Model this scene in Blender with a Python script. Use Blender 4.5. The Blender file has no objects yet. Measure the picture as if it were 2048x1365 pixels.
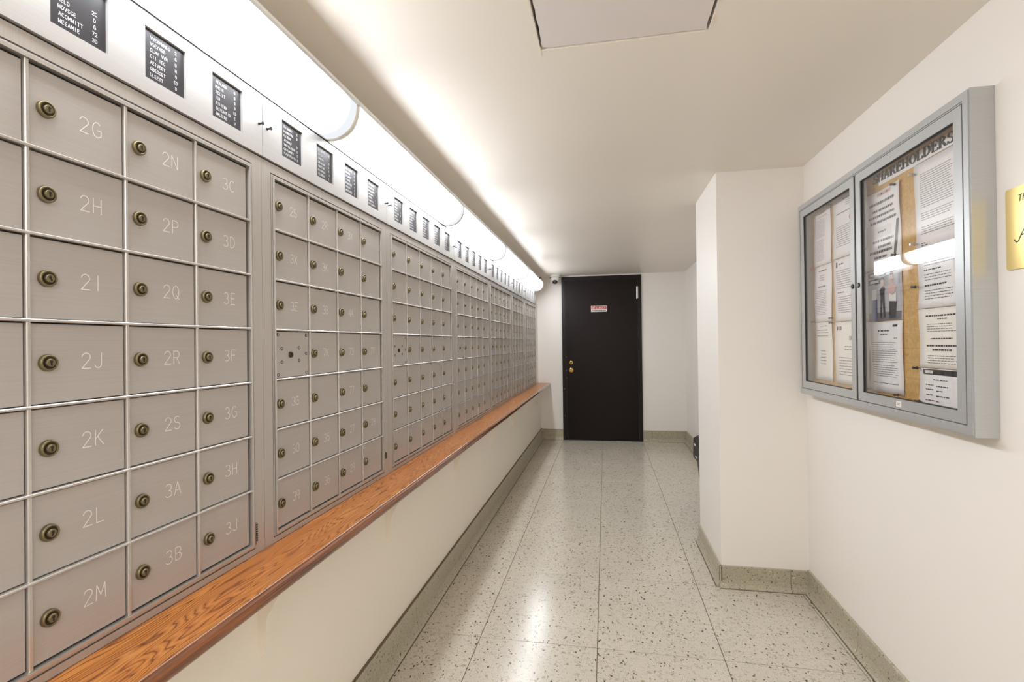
import bpy, bmesh, math, random
from mathutils import Vector, Matrix
sc = bpy.context.scene
col = sc.collection
rnd = random.Random(7)

# ------------------------------------------------------------------ camera, world, light, exposure
FPX = 998.6
yaw, pitch, roll, CH = -0.1849, 0.0048, -0.0125, 1.253
cd = bpy.data.cameras.new('camera'); cam = bpy.data.objects.new('camera', cd); col.objects.link(cam); sc.camera = cam
cd.sensor_width = 36.0; cd.lens = FPX / 2048 * 36.0; cd.clip_start = 0.02
Fv = Vector((math.sin(yaw) * math.cos(pitch), math.cos(yaw) * math.cos(pitch), math.sin(pitch)))
R0 = Vector((math.cos(yaw), -math.sin(yaw), 0)); U0 = R0.cross(Fv)
Rv = R0 * math.cos(roll) + U0 * math.sin(roll); Uv = U0 * math.cos(roll) - R0 * math.sin(roll)
cam.matrix_world = Matrix(((Rv.x, Uv.x, -Fv.x, 0), (Rv.y, Uv.y, -Fv.y, 0), (Rv.z, Uv.z, -Fv.z, CH), (0, 0, 0, 1)))

w = bpy.data.worlds.new('world'); sc.world = w; w.use_nodes = True
w.node_tree.nodes['Background'].inputs[0].default_value = (1, .95, .9, 1)
w.node_tree.nodes['Background'].inputs[1].default_value = 0.3
LAMP = 15.5                      # radiance of the fluorescent diffusers
def area(name, loc, rot, sx, sy, power, color):
    l = bpy.data.lights.new(name, 'AREA'); l.shape = 'RECTANGLE'; l.size = sx; l.size_y = sy; l.energy = power; l.color = color
    o = bpy.data.objects.new(name, l); o.location = loc; o.rotation_euler = rot; col.objects.link(o); return o
area('rear_fill_light', (0.1, -0.9, 2.08), (0, 0, 0), 1.2, .9, 24, (.96, .98, 1))  # fill light added behind the camera, no fixture stands for it
sc.view_settings.view_transform = 'Standard'; sc.view_settings.look = 'None'
sc.view_settings.exposure = 0.27; sc.view_settings.gamma = 1.0; sc.view_settings.use_curve_mapping = False
sc.cycles.max_bounces = 16; sc.cycles.diffuse_bounces = 12      # light keeps bouncing in a white corridor

# ------------------------------------------------------------------ dimensions
D = -0.867        # face of the mailbox cabinets
DL = -0.835       # lower wall under the shelf
W = 0.9784        # right wall
E = 6.469         # end wall
CZ = 2.1156       # ceiling
YB = -1.8         # wall behind the camera
CW, RH, ZT = 0.161, 0.1343, 1.7008
ZB = ZT - 7 * RH

# ------------------------------------------------------------------ helpers
def srgb(r, g, b):
    f = lambda c: (c / 255 / 12.92) if c / 255 <= .04045 else ((c / 255 + .055) / 1.055) ** 2.4
    return (f(r), f(g), f(b), 1)
def mat(name, color, rough=.5, metal=0.0, spec=.5, coat=0.0):
    m = bpy.data.materials.new(name); m.use_nodes = True
    b = m.node_tree.nodes['Principled BSDF']
    b.inputs['Base Color'].default_value = color; b.inputs['Roughness'].default_value = rough
    b.inputs['Metallic'].default_value = metal; b.inputs['Specular IOR Level'].default_value = spec
    b.inputs['Coat Weight'].default_value = coat
    m.diffuse_color = color
    return m
class NT:
    def __init__(s, m): s.t = m.node_tree; s.b = s.t.nodes['Principled BSDF']
    def n(s, typ, **kw):
        x = s.t.nodes.new(typ)
        for k, v in kw.items():
            if k.startswith('i_'):
                key = k[2:]; key = int(key) if key.isdigit() else key.replace('_', ' ')
                x.inputs[key].default_value = v
            else: setattr(x, k, v)
        return x
    def l(s, a, b): s.t.links.new(a, b)
    def ramp(s, fac, stops):
        r = s.n('ShaderNodeValToRGB'); e = r.color_ramp.elements
        while len(e) < len(stops): e.new(.5)
        for k, (p, c) in enumerate(stops): e[k].position = p; e[k].color = c
        s.l(fac, r.inputs[0]); return r.outputs[0]
    def mix(s, fac, a, b, mode='MIX'):
        x = s.n('ShaderNodeMix', data_type='RGBA', blend_type=mode)
        if isinstance(fac, (int, float)): x.inputs[0].default_value = fac
        else: s.l(fac, x.inputs[0])
        for k, v in ((6, a), (7, b)):
            if isinstance(v, tuple): x.inputs[k].default_value = v
            else: s.l(v, x.inputs[k])
        return x.outputs[2]
    def coords(s, scale=(1, 1, 1), rot=(0, 0, 0)):
        g = s.n('ShaderNodeNewGeometry'); mp = s.n('ShaderNodeMapping')
        mp.inputs['Scale'].default_value = scale; mp.inputs['Rotation'].default_value = rot
        s.l(g.outputs['Position'], mp.inputs[0]); return mp.outputs[0]
    def bump(s, h, strength, dist):
        b = s.n('ShaderNodeBump'); b.inputs['Strength'].default_value = strength; b.inputs['Distance'].default_value = dist
        s.l(h, b.inputs['Height']); s.l(b.outputs[0], s.b.inputs['Normal'])

def paint(name, c, rough=.45, bump=.12):
    m = mat(name, c, rough, spec=.4); k = NT(m); co = k.coords()
    n = k.n('ShaderNodeTexNoise', i_Scale=2.2, i_Detail=3); k.l(co, n.inputs[0])
    k.l(k.mix(n.outputs[0], tuple(x * .965 for x in c[:3]) + (1,), c), k.b.inputs['Base Color'])
    n2 = k.n('ShaderNodeTexNoise', i_Scale=160, i_Detail=2); k.l(co, n2.inputs[0]); k.bump(n2.outputs[0], bump, .001)
    return m
M = {}
M['wall'] = paint('wall_paint', srgb(238, 234, 229), .42)
M['ceil'] = paint('ceiling_paint', srgb(236, 230, 221), .38)
M['hatch'] = paint('hatch_paint', srgb(224, 218, 216), .5)
M['flake'] = mat('cracked_paint', srgb(236, 228, 212), .8)
M['lowwall'] = paint('lower_wall_paint', srgb(238, 231, 218), .45)

def terrazzo(name, base, dark, scale=1.0, amt=1.0):
    m = mat(name, base, .2, spec=.5); k = NT(m); co = k.coords()
    # slow warp so that chips come out curved
    nz = k.n('ShaderNodeTexNoise', i_Scale=22 * scale, i_Detail=1.5); k.l(co, nz.inputs[0])
    ad = k.n('ShaderNodeVectorMath', operation='SCALE'); k.l(nz.outputs[1], ad.inputs[0]); ad.inputs['Scale'].default_value = .035 / scale
    sm = k.n('ShaderNodeVectorMath', operation='ADD'); k.l(co, sm.inputs[0]); k.l(ad.outputs[0], sm.inputs[1])
    wc = sm.outputs[0]
    big = k.n('ShaderNodeTexNoise', i_Scale=3.0, i_Detail=3); k.l(co, big.inputs[0])
    c0 = k.mix(big.outputs[0], tuple(x * .9 for x in base[:3]) + (1,), tuple(min(1, x * 1.08) for x in base[:3]) + (1,))
    # chips: three sizes of voronoi cells, small cell cores become chips
    def chips(sc_, thr, soft):
        v = k.n('ShaderNodeTexVoronoi', i_Scale=sc_); k.l(wc, v.inputs[0])
        sep = k.n('ShaderNodeSeparateColor'); k.l(v.outputs['Color'], sep.inputs[0])
        t = k.n('ShaderNodeMath', operation='MULTIPLY'); k.l(sep.outputs[0], t.inputs[0]); t.inputs[1].default_value = thr
        d = k.n('ShaderNodeMath', operation='SUBTRACT'); k.l(t.outputs[0], d.inputs[0]); k.l(v.outputs['Distance'], d.inputs[1])
        r = k.n('ShaderNodeMapRange'); k.l(d.outputs[0], r.inputs[0]); r.inputs[1].default_value = 0; r.inputs[2].default_value = soft
        return r.outputs[0], sep.outputs[1], d.outputs[0]
    f1, h1, d1 = chips(48 * scale, .36, .03)
    tone = k.ramp(h1, [(0, srgb(150, 138, 112)), (.35, srgb(196, 184, 158)), (.7, srgb(170, 164, 150)), (1, srgb(214, 205, 186))])
    c1 = k.mix(f1, c0, tone)
    # dark outline of the larger chips
    ab = k.n('ShaderNodeMath', operation='ABSOLUTE'); k.l(d1, ab.inputs[0])
    ed = k.n('ShaderNodeMapRange'); k.l(ab.outputs[0], ed.inputs[0]); ed.inputs[1].default_value = .0; ed.inputs[2].default_value = .03; ed.inputs[3].default_value = .55 * amt; ed.inputs[4].default_value = 0
    c2 = k.mix(ed.outputs[0], c1, dark)
    # small dark elongated specks
    st = k.n('ShaderNodeMapping'); st.inputs['Scale'].default_value = (1, .6, 1); st.inputs['Rotation'].default_value = (0, 0, .5); k.l(wc, st.inputs[0])
    v = k.n('ShaderNodeTexVoronoi', i_Scale=88 * scale); k.l(st.outputs[0], v.inputs[0])
    sep = k.n('ShaderNodeSeparateColor'); k.l(v.outputs['Color'], sep.inputs[0])
    t = k.n('ShaderNodeMath', operation='POWER'); k.l(sep.outputs[0], t.inputs[0]); t.inputs[1].default_value = 3.0
    t2 = k.n('ShaderNodeMath', operation='MULTIPLY'); k.l(t.outputs[0], t2.inputs[0]); t2.inputs[1].default_value = .42
    d = k.n('ShaderNodeMath', operation='SUBTRACT'); k.l(t2.outputs[0], d.inputs[0]); k.l(v.outputs['Distance'], d.inputs[1])
    r = k.n('ShaderNodeMapRange'); k.l(d.outputs[0], r.inputs[0]); r.inputs[2].default_value = .05; r.inputs[4].default_value = amt
    c3 = k.mix(r.outputs[0], c2, k.mix(sep.outputs[1], dark, srgb(112, 100, 76)))
    # curled fossil-like lines: thin contours of a noise field, broken up by a second one
    def curls(sc_, wid, lo, amount, tone, prev, off):
        mo = k.n('ShaderNodeMapping'); mo.inputs['Location'].default_value = off; k.l(co, mo.inputs[0])
        a = k.n('ShaderNodeTexNoise', i_Scale=sc_, i_Detail=1.0); k.l(mo.outputs[0], a.inputs[0])
        m1 = k.n('ShaderNodeMath', operation='SUBTRACT'); k.l(a.outputs[0], m1.inputs[0]); m1.inputs[1].default_value = .5
        m2 = k.n('ShaderNodeMath', operation='ABSOLUTE'); k.l(m1.outputs[0], m2.inputs[0])
        m3 = k.n('ShaderNodeMapRange'); k.l(m2.outputs[0], m3.inputs[0]); m3.inputs[2].default_value = wid; m3.inputs[3].default_value = amount; m3.inputs[4].default_value = 0
        b = k.n('ShaderNodeTexNoise', i_Scale=sc_ * .9, i_Detail=1.0); k.l(k_shift(off), b.inputs[0])
        m4 = k.n('ShaderNodeMapRange'); k.l(b.outputs[0], m4.inputs[0]); m4.inputs[1].default_value = lo; m4.inputs[2].default_value = lo + .04
        m5 = k.n('ShaderNodeMath', operation='MULTIPLY'); k.l(m3.outputs[0], m5.inputs[0]); k.l(m4.outputs[0], m5.inputs[1])
        return k.mix(m5.outputs[0], prev, tone)
    def k_shift(off):
        mo = k.n('ShaderNodeMapping'); mo.inputs['Location'].default_value = (off[0] + 3.7, off[1] - 2.1, 5); k.l(co, mo.inputs[0]); return mo.outputs[0]
    c3 = curls(62 * scale, .035, .52, .75 * amt, dark, c3, (0, 0, 0))
    c3 = curls(62 * scale, .03, .52, .6, srgb(232, 224, 204), c3, (.0016, .0016, 0))
    c3 = curls(95 * scale, .03, .55, .6 * amt, srgb(110, 98, 76), c3, (9, 4, 2))
    fine = k.n('ShaderNodeTexNoise', i_Scale=260, i_Detail=2); k.l(co, fine.inputs[0])
    c4 = k.mix(.5, c3, k.ramp(fine.outputs[0], [(.3, (.35, .35, .35, 1)), (.7, (.65, .65, .65, 1))]), 'OVERLAY')
    k.l(c4, k.b.inputs['Base Color'])
    return m
M['terr'] = terrazzo('terrazzo', srgb(199, 192, 178), srgb(70, 60, 44), 1.0, 1.0)
M['terr'].node_tree.nodes['Principled BSDF'].inputs['Roughness'].default_value = .19
M['base'] = terrazzo('terrazzo_cove', srgb(176, 169, 148), srgb(62, 54, 38), 1.2, 1.0)
M['base'].node_tree.nodes['Principled BSDF'].inputs['Roughness'].default_value = .3
M['grout'] = mat('grout', srgb(104, 92, 70), .8)

def brushed(name, c, metal=.75, rough=.42, vert=False):
    m = mat(name, c, rough, metal); k = NT(m)
    co = k.coords((3, 6, 700) if not vert else (3, 500, 4))
    n = k.n('ShaderNodeTexNoise', i_Scale=1, i_Detail=3); k.l(co, n.inputs[0])
    k.l(k.mix(n.outputs[0], tuple(x * .9 for x in c[:3]) + (1,), tuple(min(1, x * 1.08) for x in c[:3]) + (1,)), k.b.inputs['Base Color'])
    return m
M['alu'] = brushed('door_aluminium', srgb(183, 177, 172), .3, .42)
M['frame'] = brushed('frame_aluminium', srgb(185, 179, 173), .35, .36, True)
M['rail'] = mat('rail_aluminium', srgb(204, 200, 195), .26, .65)
M['panel'] = brushed('panel_aluminium', srgb(186, 183, 181), .3, .4)
M['dark'] = mat('dark_gap', srgb(24, 20, 18), .8)
M['brass'] = mat('aged_brass', srgb(124, 113, 84), .38, .7)
M['brassd'] = mat('dark_brass', srgb(62, 54, 40), .4, .7)
M['etch'] = mat('engraved_number', srgb(240, 236, 230), .5, 0)
M['card'] = mat('black_card', srgb(50, 48, 52), .3)
M['cardtext'] = mat('white_letters', srgb(225, 225, 228), .6)
M['black'] = mat('black_plastic', srgb(26, 25, 26), .35)
M['white'] = mat('white_plastic', srgb(232, 230, 226), .4)
M['steel'] = mat('steel', srgb(196, 196, 196), .25, .9)
M['gold'] = mat('polished_brass', srgb(222, 184, 108), .2, .9)
M['glassdark'] = mat('dark_lens', srgb(60, 60, 62), .1)
M['bluegrey'] = brushed('case_aluminium', srgb(190, 192, 193), .5, .36)
M['gasket'] = mat('gasket', srgb(30, 30, 32), .7)
M['paper'] = mat('paper', srgb(248, 246, 246), .7)
M['paper2'] = mat('paper_warm', srgb(249, 245, 238), .7)
M['ink'] = mat('ink', srgb(104, 102, 106), .8)
M['inkblack'] = mat('ink_black', srgb(28, 28, 34), .7)
M['red'] = mat('red_print', srgb(190, 44, 48), .6)
M['blue'] = mat('blue_print', srgb(66, 74, 130), .6)
M['pink'] = mat('pink_print', srgb(214, 178, 170), .6)
M['grey'] = mat('grey_print', srgb(186, 184, 190), .6)
M['doorpaint'] = mat('brown_black_door_paint', srgb(25, 14, 12), .34, spec=.2)
M['doorframe'] = mat('brown_black_frame_paint', srgb(22, 15, 13), .3, spec=.3)
def cork():
    m = mat('tan_cork', srgb(206, 165, 98), .75); k = NT(m); co = k.coords()
    n = k.n('ShaderNodeTexNoise', i_Scale=90, i_Detail=4); k.l(co, n.inputs[0])
    k.l(k.ramp(n.outputs[0], [(.35, srgb(196, 154, 86)), (.65, srgb(216, 176, 110))]), k.b.inputs['Base Color']); return m
M['cork'] = cork()
def wood():
    m = mat('varnished_oak', srgb(190, 110, 50), .35, coat=.25); k = NT(m)
    g = k.n('ShaderNodeNewGeometry')
    mp = k.n('ShaderNodeMapping'); mp.inputs['Scale'].default_value = (9, 1.1, 9); k.l(g.outputs['Position'], mp.inputs[0])
    n = k.n('ShaderNodeTexNoise', i_Scale=1.6, i_Detail=2.5); k.l(mp.outputs[0], n.inputs[0])
    sx = k.n('ShaderNodeSeparateXYZ'); k.l(g.outputs['Position'], sx.inputs[0])
    a = k.n('ShaderNodeMath', operation='MULTIPLY_ADD'); k.l(n.outputs[0], a.inputs[0]); a.inputs[1].default_value = 26.0
    b = k.n('ShaderNodeMath', operation='MULTIPLY'); k.l(sx.outputs[0], b.inputs[0]); b.inputs[1].default_value = 60.0
    k.l(b.outputs[0], a.inputs[2])
    sn = k.n('ShaderNodeMath', operation='FRACT'); k.l(a.outputs[0], sn.inputs[0])
    ring = k.ramp(sn.outputs[0], [(0, srgb(92, 46, 14)), (.14, srgb(172, 104, 44)), (.55, srgb(202, 136, 66)), (.86, srgb(178, 108, 46)), (1, srgb(96, 50, 16))])
    mp2 = k.n('ShaderNodeMapping'); mp2.inputs['Scale'].default_value = (260, 6, 260); k.l(g.outputs['Position'], mp2.inputs[0])
    n2 = k.n('ShaderNodeTexNoise', i_Scale=1, i_Detail=3); k.l(mp2.outputs[0], n2.inputs[0])
    fib = k.ramp(n2.outputs[0], [(.3, (.72, .62, .52, 1)), (.55, (1, 1, 1, 1))])
    c = k.mix(.75, ring, fib, 'MULTIPLY')
    n3 = k.n('ShaderNodeTexNoise', i_Scale=2.0, i_Detail=2); k.l(mp.outputs[0], n3.inputs[0])
    c = k.mix(k.ramp(n3.outputs[0], [(.4, (0, 0, 0, 1)), (.7, (.5, .5, .5, 1))]), c, srgb(170, 96, 40))
    k.l(c, k.b.inputs['Base Color']); k.bump(n2.outputs[0], .15, .001)
    return m
M['wood'] = wood()
def woodedge():
    m = mat('dark_varnished_nosing', srgb(140, 72, 32), .2, coat=.5); k = NT(m); co = k.coords((200, 4, 200))
    n = k.n('ShaderNodeTexNoise', i_Scale=1, i_Detail=3); k.l(co, n.inputs[0])
    k.l(k.ramp(n.outputs[0], [(.3, srgb(72, 36, 12)), (.7, srgb(138, 78, 34))]), k.b.inputs['Base Color']); return m
M['woodedge'] = woodedge()
def emitter():
    m = bpy.data.materials.new('lit_diffuser'); m.use_nodes = True; t = m.node_tree; t.nodes.clear()
    e = t.nodes.new('ShaderNodeEmission'); o = t.nodes.new('ShaderNodeOutputMaterial')
    e.inputs[0].default_value = (.925, .96, 1, 1); 
    # the tube stops short of the far end of its cover, which glows less there
    tc = t.nodes.new('ShaderNodeTexCoord'); sp = t.nodes.new('ShaderNodeSeparateXYZ'); mr = t.nodes.new('ShaderNodeMapRange'); mr.interpolation_type = 'SMOOTHSTEP'
    t.links.new(tc.outputs['Generated'], sp.inputs[0]); t.links.new(sp.outputs[1], mr.inputs[0])
    mr.inputs[1].default_value = .84; mr.inputs[2].default_value = .975; mr.inputs[3].default_value = LAMP; mr.inputs[4].default_value = .80
    t.links.new(mr.outputs[0], e.inputs[1]); t.links.new(e.outputs[0], o.inputs[0]); return m
M['lamp'] = emitter()
M['acrylic'] = mat('acrylic_end_plate', srgb(236, 234, 228), .35)
def glass():
    m = bpy.data.materials.new('clear_pane'); m.use_nodes = True; t = m.node_tree; t.nodes.clear()
    o = t.nodes.new('ShaderNodeOutputMaterial'); mx = t.nodes.new('ShaderNodeMixShader'); tr = t.nodes.new('ShaderNodeBsdfTransparent')
    gl = t.nodes.new('ShaderNodeBsdfGlossy'); gl.inputs['Roughness'].default_value = .02
    lw = t.nodes.new('ShaderNodeLayerWeight'); lw.inputs[0].default_value = .5
    pw = t.nodes.new('ShaderNodeMath'); pw.operation = 'POWER'; pw.inputs[1].default_value = 4.0; t.links.new(lw.outputs['Facing'], pw.inputs[0])
    fr = t.nodes.new('ShaderNodeMapRange'); fr.inputs[3].default_value = .06; fr.inputs[4].default_value = 1.0; t.links.new(pw.outputs[0], fr.inputs[0])
    t.links.new(fr.outputs[0], mx.inputs[0]); t.links.new(tr.outputs[0], mx.inputs[1]); t.links.new(gl.outputs[0], mx.inputs[2]); t.links.new(mx.outputs[0], o.inputs[0])
    return m
M['glass'] = glass()

class MB:
    """collects geometry, then links it as one mesh object"""
    def __init__(s): s.v = []; s.f = []; s.mi = []; s.mats = []; s.sm = []
    def _m(s, m):
        m = M[m]
        if m not in s.mats: s.mats.append(m)
        return s.mats.index(m)
    def poly(s, verts, faces, m, smooth=False):
        o = len(s.v); s.v += [tuple(x) for x in verts]; k = s._m(m)
        for f in faces: s.f.append([o + i for i in f]); s.mi.append(k); s.sm.append(smooth)
        return s
    def box(s, x0, x1, y0, y1, z0, z1, m):
        if x0 > x1: x0, x1 = x1, x0
        if y0 > y1: y0, y1 = y1, y0
        if z0 > z1: z0, z1 = z1, z0
        return s.poly([(x0, y0, z0), (x1, y0, z0), (x1, y1, z0), (x0, y1, z0), (x0, y0, z1), (x1, y0, z1), (x1, y1, z1), (x0, y1, z1)],
                      [(0, 3, 2, 1), (4, 5, 6, 7), (0, 1, 5, 4), (1, 2, 6, 5), (2, 3, 7, 6), (3, 0, 4, 7)], m)
    def bevbox(s, x0, x1, y0, y1, z0, z1, m, b, d=1):
        """box whose face towards +x (d=1) or -x (d=-1) has chamfered edges"""
        xf = x1 if d > 0 else x0; xb = x0 if d > 0 else x1; xm = xf - d * b
        v = [(xb, y0, z0), (xb, y1, z0), (xb, y1, z1), (xb, y0, z1), (xm, y0, z0), (xm, y1, z0), (xm, y1, z1), (xm, y0, z1),
             (xf, y0 + b, z0 + b), (xf, y1 - b, z0 + b), (xf, y1 - b, z1 - b), (xf, y0 + b, z1 - b)]
        f = [(3, 2, 1, 0), (8, 9, 10, 11)] + [(i, (i + 1) % 4, 4 + (i + 1) % 4, 4 + i) for i in range(4)] + [(4 + i, 4 + (i + 1) % 4, 8 + (i + 1) % 4, 8 + i) for i in range(4)]
        if d < 0: f = [tuple(reversed(q)) for q in f]
        return s.poly(v, f, m)
    def lathe(s, prof, m, org, ax, n=20, smooth=True, cap=True):
        """prof: (radius, height) list along the axis 'ax' from org"""
        ax = Vector(ax).normalized(); a = ax.orthogonal().normalized(); b = ax.cross(a); org = Vector(org); vs = []
        for r, h in prof:
            for i in range(n):
                t = 2 * math.pi * i / n; vs.append(org + ax * h + (a * math.cos(t) + b * math.sin(t)) * r)
        fs = []
        for j in range(len(prof) - 1):
            for i in range(n): fs.append((j * n + i, j * n + (i + 1) % n, (j + 1) * n + (i + 1) % n, (j + 1) * n + i))
        s.poly(vs, fs, m, smooth)
        if cap:
            s.poly(vs[-n:], [tuple(range(n))], m); s.poly(vs[:n], [tuple(reversed(range(n)))], m)
        return s
    def extr(s, prof, y0, y1, m, axis='y', smooth=False):
        """closed profile (x,z) pulled from y0 to y1"""
        n = len(prof); vs = [(p[0], y0, p[1]) for p in prof] + [(p[0], y1, p[1]) for p in prof]
        if axis == 'x': vs = [(v[1], v[0], v[2]) for v in vs]
        fs = [(i, (i + 1) % n, n + (i + 1) % n, n + i) for i in range(n)] + [tuple(reversed(range(n))), tuple(range(n, 2 * n))]
        return s.poly(vs, fs, m, smooth)
    def build(s, name, parent=None, **props):
        me = bpy.data.meshes.new(name); me.from_pydata(s.v, [], s.f)
        for x in s.mats: me.materials.append(x)
        me.polygons.foreach_set('material_index', s.mi); me.polygons.foreach_set('use_smooth', s.sm)
        bm = bmesh.new(); bm.from_mesh(me); bmesh.ops.recalc_face_normals(bm, faces=bm.faces); bm.to_mesh(me); bm.free()
        o = bpy.data.objects.new(name, me); col.objects.link(o)
        if parent is not None: o.parent = parent
        for a, v in props.items(): o[a] = v
        return o
def empty(name, label, cat, group=None, loc=(0, 0, 0), kind=None):
    o = bpy.data.objects.new(name, None); o.empty_display_size = .05; col.objects.link(o); o.location = loc
    o['label'] = label; o['category'] = cat
    if group: o['group'] = group
    if kind: o['kind'] = kind
    return o
def link_copy(src, parent, dloc=(0, 0, 0)):
    c = src.copy(); col.objects.link(c); c.parent = parent; c.location = Vector(dloc); return c

# ---- a small single-stroke alphabet, in a box 0.6 wide and 1 high
def arc(cx, cy, rx, ry, a0, a1, n=8):
    return [(cx + rx * math.cos(math.radians(a0 + (a1 - a0) * i / n)), cy + ry * math.sin(math.radians(a0 + (a1 - a0) * i / n))) for i in range(n + 1)]
G = {
 '2': [arc(.3, .72, .27, .28, 170, -20) + [(.03, 0), (.6, 0)]],
 '3': [arc(.28, .75, .25, .25, 150, -80) , arc(.28, .26, .3, .26, 85, -150)],
 '4': [[(.45, 0), (.45, 1), (.02, .3), (.6, .3)]],
 '5': [[(.55, 1), (.1, 1), (.06, .58)] + arc(.28, .33, .3, .33, 120, -140)],
 '6': [arc(.35, .6, .3, .4, 70, 180) + arc(.3, .3, .27, .3, 180, 540, 14)],
 '7': [[(.02, 1), (.58, 1), (.2, 0)]],
 '9': [arc(.3, .7, .27, .3, 0, 360, 14) + arc(.25, .4, .32, .4, 0, -80)],
 'A': [[(0, 0), (.3, 1), (.6, 0)], [(.1, .35), (.5, .35)]],
 'B': [[(.05, 0), (.05, 1), (.3, 1)] + arc(.32, .76, .22, .24, 90, -90) + [(.05, .52)], arc(.3, .26, .28, .26, 90, -90) + [(.05, 0)]],
 'C': [arc(.33, .5, .3, .5, 50, 310, 12)],
 'D': [[(.05, 0), (.05, 1)] + arc(.15, .5, .42, .5, 90, -90, 10) + [(.05, 0)]],
 'E': [[(.55, 1), (.05, 1), (.05, 0), (.55, 0)], [(.05, .52), (.45, .52)]],
 'F': [[(.55, 1), (.05, 1), (.05, 0)], [(.05, .52), (.45, .52)]],
 'G': [arc(.33, .5, .3, .5, 50, 300, 12) + [(.6, .12), (.6, .48), (.34, .48)]],
 'H': [[(.04, 0), (.04, 1)], [(.56, 0), (.56, 1)], [(.04, .5), (.56, .5)]],
 'I': [[(.3, 0), (.3, 1)]],
 'J': [[(.5, 1), (.5, .25)] + arc(.27, .25, .23, .25, 0, -160)],
 'K': [[(.05, 0), (.05, 1)], [(.55, 1), (.06, .42)], [(.2, .55), (.58, 0)]],
 'L': [[(.08, 1), (.08, 0), (.55, 0)]],
 'M': [[(0, 0), (.05, 1), (.32, .3), (.6, 1), (.65, 0)]],
 'N': [[(.04, 0), (.04, 1), (.56, 0), (.56, 1)]],
 'O': [arc(.3, .5, .28, .5, 0, 360, 16)],
 'P': [[(.05, 0), (.05, 1), (.3, 1)] + arc(.3, .74, .26, .26, 90, -90) + [(.05, .48)]],
 'Q': [arc(.3, .5, .28, .5, 0, 360, 16), [(.35, .25), (.6, -.05)]],
 'R': [[(.05, 0), (.05, 1), (.3, 1)] + arc(.3, .74, .26, .26, 90, -90) + [(.05, .48)], [(.3, .48), (.58, 0)]],
 'S': [arc(.3, .75, .25, .25, 40, 260) + arc(.3, .26, .27, .26, 80, -150)],
 'T': [[(0, 1), (.6, 1)], [(.3, 1), (.3, 0)]],
 'U': [[(.05, 1), (.05, .3)] + arc(.3, .3, .25, .3, 180, 360) + [(.55, 1)]],
 'V': [[(0, 1), (.3, 0), (.6, 1)]], 'W': [[(0, 1), (.15, 0), (.3, .7), (.45, 0), (.6, 1)]],
 'X': [[(.03, 0), (.57, 1)], [(.03, 1), (.57, 0)]], 'Y': [[(0, 1), (.3, .5), (.6, 1)], [(.3, .5), (.3, 0)]],
 'h': [[(.08, 0), (.08, 1)], [(.08, .45)] + arc(.28, .4, .2, .22, 150, 0) + [(.48, 0)]],
 'e': [[(.08, .32), (.5, .32)] + arc(.3, .32, .22, .32, 0, 310, 10)],
}
def ribbons(mb, lines, mp, t, m):
    """flat strokes of width t; mp maps (u,v) to a point"""
    for ln in lines:
        for a, b in zip(ln, ln[1:]):
            dx, dy = b[0] - a[0], b[1] - a[1]; L = math.hypot(dx, dy)
            if L < 1e-9: continue
            dx, dy = dx / L, dy / L; e = t * .35; nx, ny = -dy * t / 2, dx * t / 2
            a2 = (a[0] - dx * e, a[1] - dy * e); b2 = (b[0] + dx * e, b[1] + dy * e)
            q = [Vector(mp(a2[0] + nx, a2[1] + ny)), Vector(mp(b2[0] + nx, b2[1] + ny)), Vector(mp(b2[0] - nx, b2[1] - ny)), Vector(mp(a2[0] - nx, a2[1] - ny))]
            nn = (q[1] - q[0]).cross(q[3] - q[0]).normalized() * (1.5e-5 * (len(mb.f) % 6))     # strokes that cross never lie in one plane
            mb.poly([p + nn for p in q], [(0, 1, 2, 3)], m)
def text(mb, s, u, v, h, t, mp, m, gap=.28, xs=1.0, slant=0.0):
    """centred at (u,v)"""
    adv = (.6 + gap) * h * xs; wid = adv * len(s) - gap * h * xs; x = u - wid / 2
    for ch in s:
        if ch in G: ribbons(mb, [[(x + p[0] * h * xs + p[1] * h * slant, v - h / 2 + p[1] * h) for p in ln] for ln in G[ch]], mp, t, m)
        x += adv

# ================================================================== SETTING
# floor: grout bed with separate terrazzo tiles
fl = MB().box(-1.0, W + .05, YB, E, -.05, -.003, 'grout').build('floor', kind='structure')
TX = [-.82, -.5417, -.0489, .4442, .9372, W]
TY0, TP = 2.0766, .6275
kmin = -6
for k in range(kmin, 7):
    y0, y1 = TY0 + k * TP, TY0 + (k + 1) * TP
    if k == 6: y1 = E
    for i in range(5):
        x0, x1 = TX[i], TX[i + 1]
        g = .0014
        t = MB(); b = .0008
        v = [(x0 + g, y0 + g, -.02), (x1 - g, y0 + g, -.02), (x1 - g, y1 - g, -.02), (x0 + g, y1 - g, -.02), (x0 + g, y0 + g, -b), (x1 - g, y0 + g, -b), (x1 - g, y1 - g, -b), (x0 + g, y1 - g, -b),
             (x0 + g + b, y0 + g + b, 0), (x1 - g - b, y0 + g + b, 0), (x1 - g - b, y1 - g - b, 0), (x0 + g + b, y1 - g - b, 0)]
        f = [(3, 2, 1, 0), (8, 9, 10, 11)] + [(q, (q + 1) % 4, 4 + (q + 1) % 4, 4 + q) for q in range(4)] + [(4 + q, 4 + (q + 1) % 4, 8 + (q + 1) % 4, 8 + q) for q in range(4)]
        t.poly(v, f, 'terr').build('floor_tile', fl)

# ceiling with the hatch opening
HX0, HX1, HY0, HY1 = -.176, .292, .98, 1.458
c = MB()
for a in ((-1.1, HX0, YB, E), (HX1, W + .2, YB, E), (HX0, HX1, YB, HY0), (HX0, HX1, HY1, E)): c.box(a[0], a[1], a[2], a[3], CZ, CZ + .03, 'ceil')
ceil = c.build('ceiling', kind='structure')
MB().box(HX0 - .05, HX1 + .05, HY0 - .05, HY1 + .05, CZ + .06, CZ + .08, 'dark').build('plenum_back', ceil)
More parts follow.
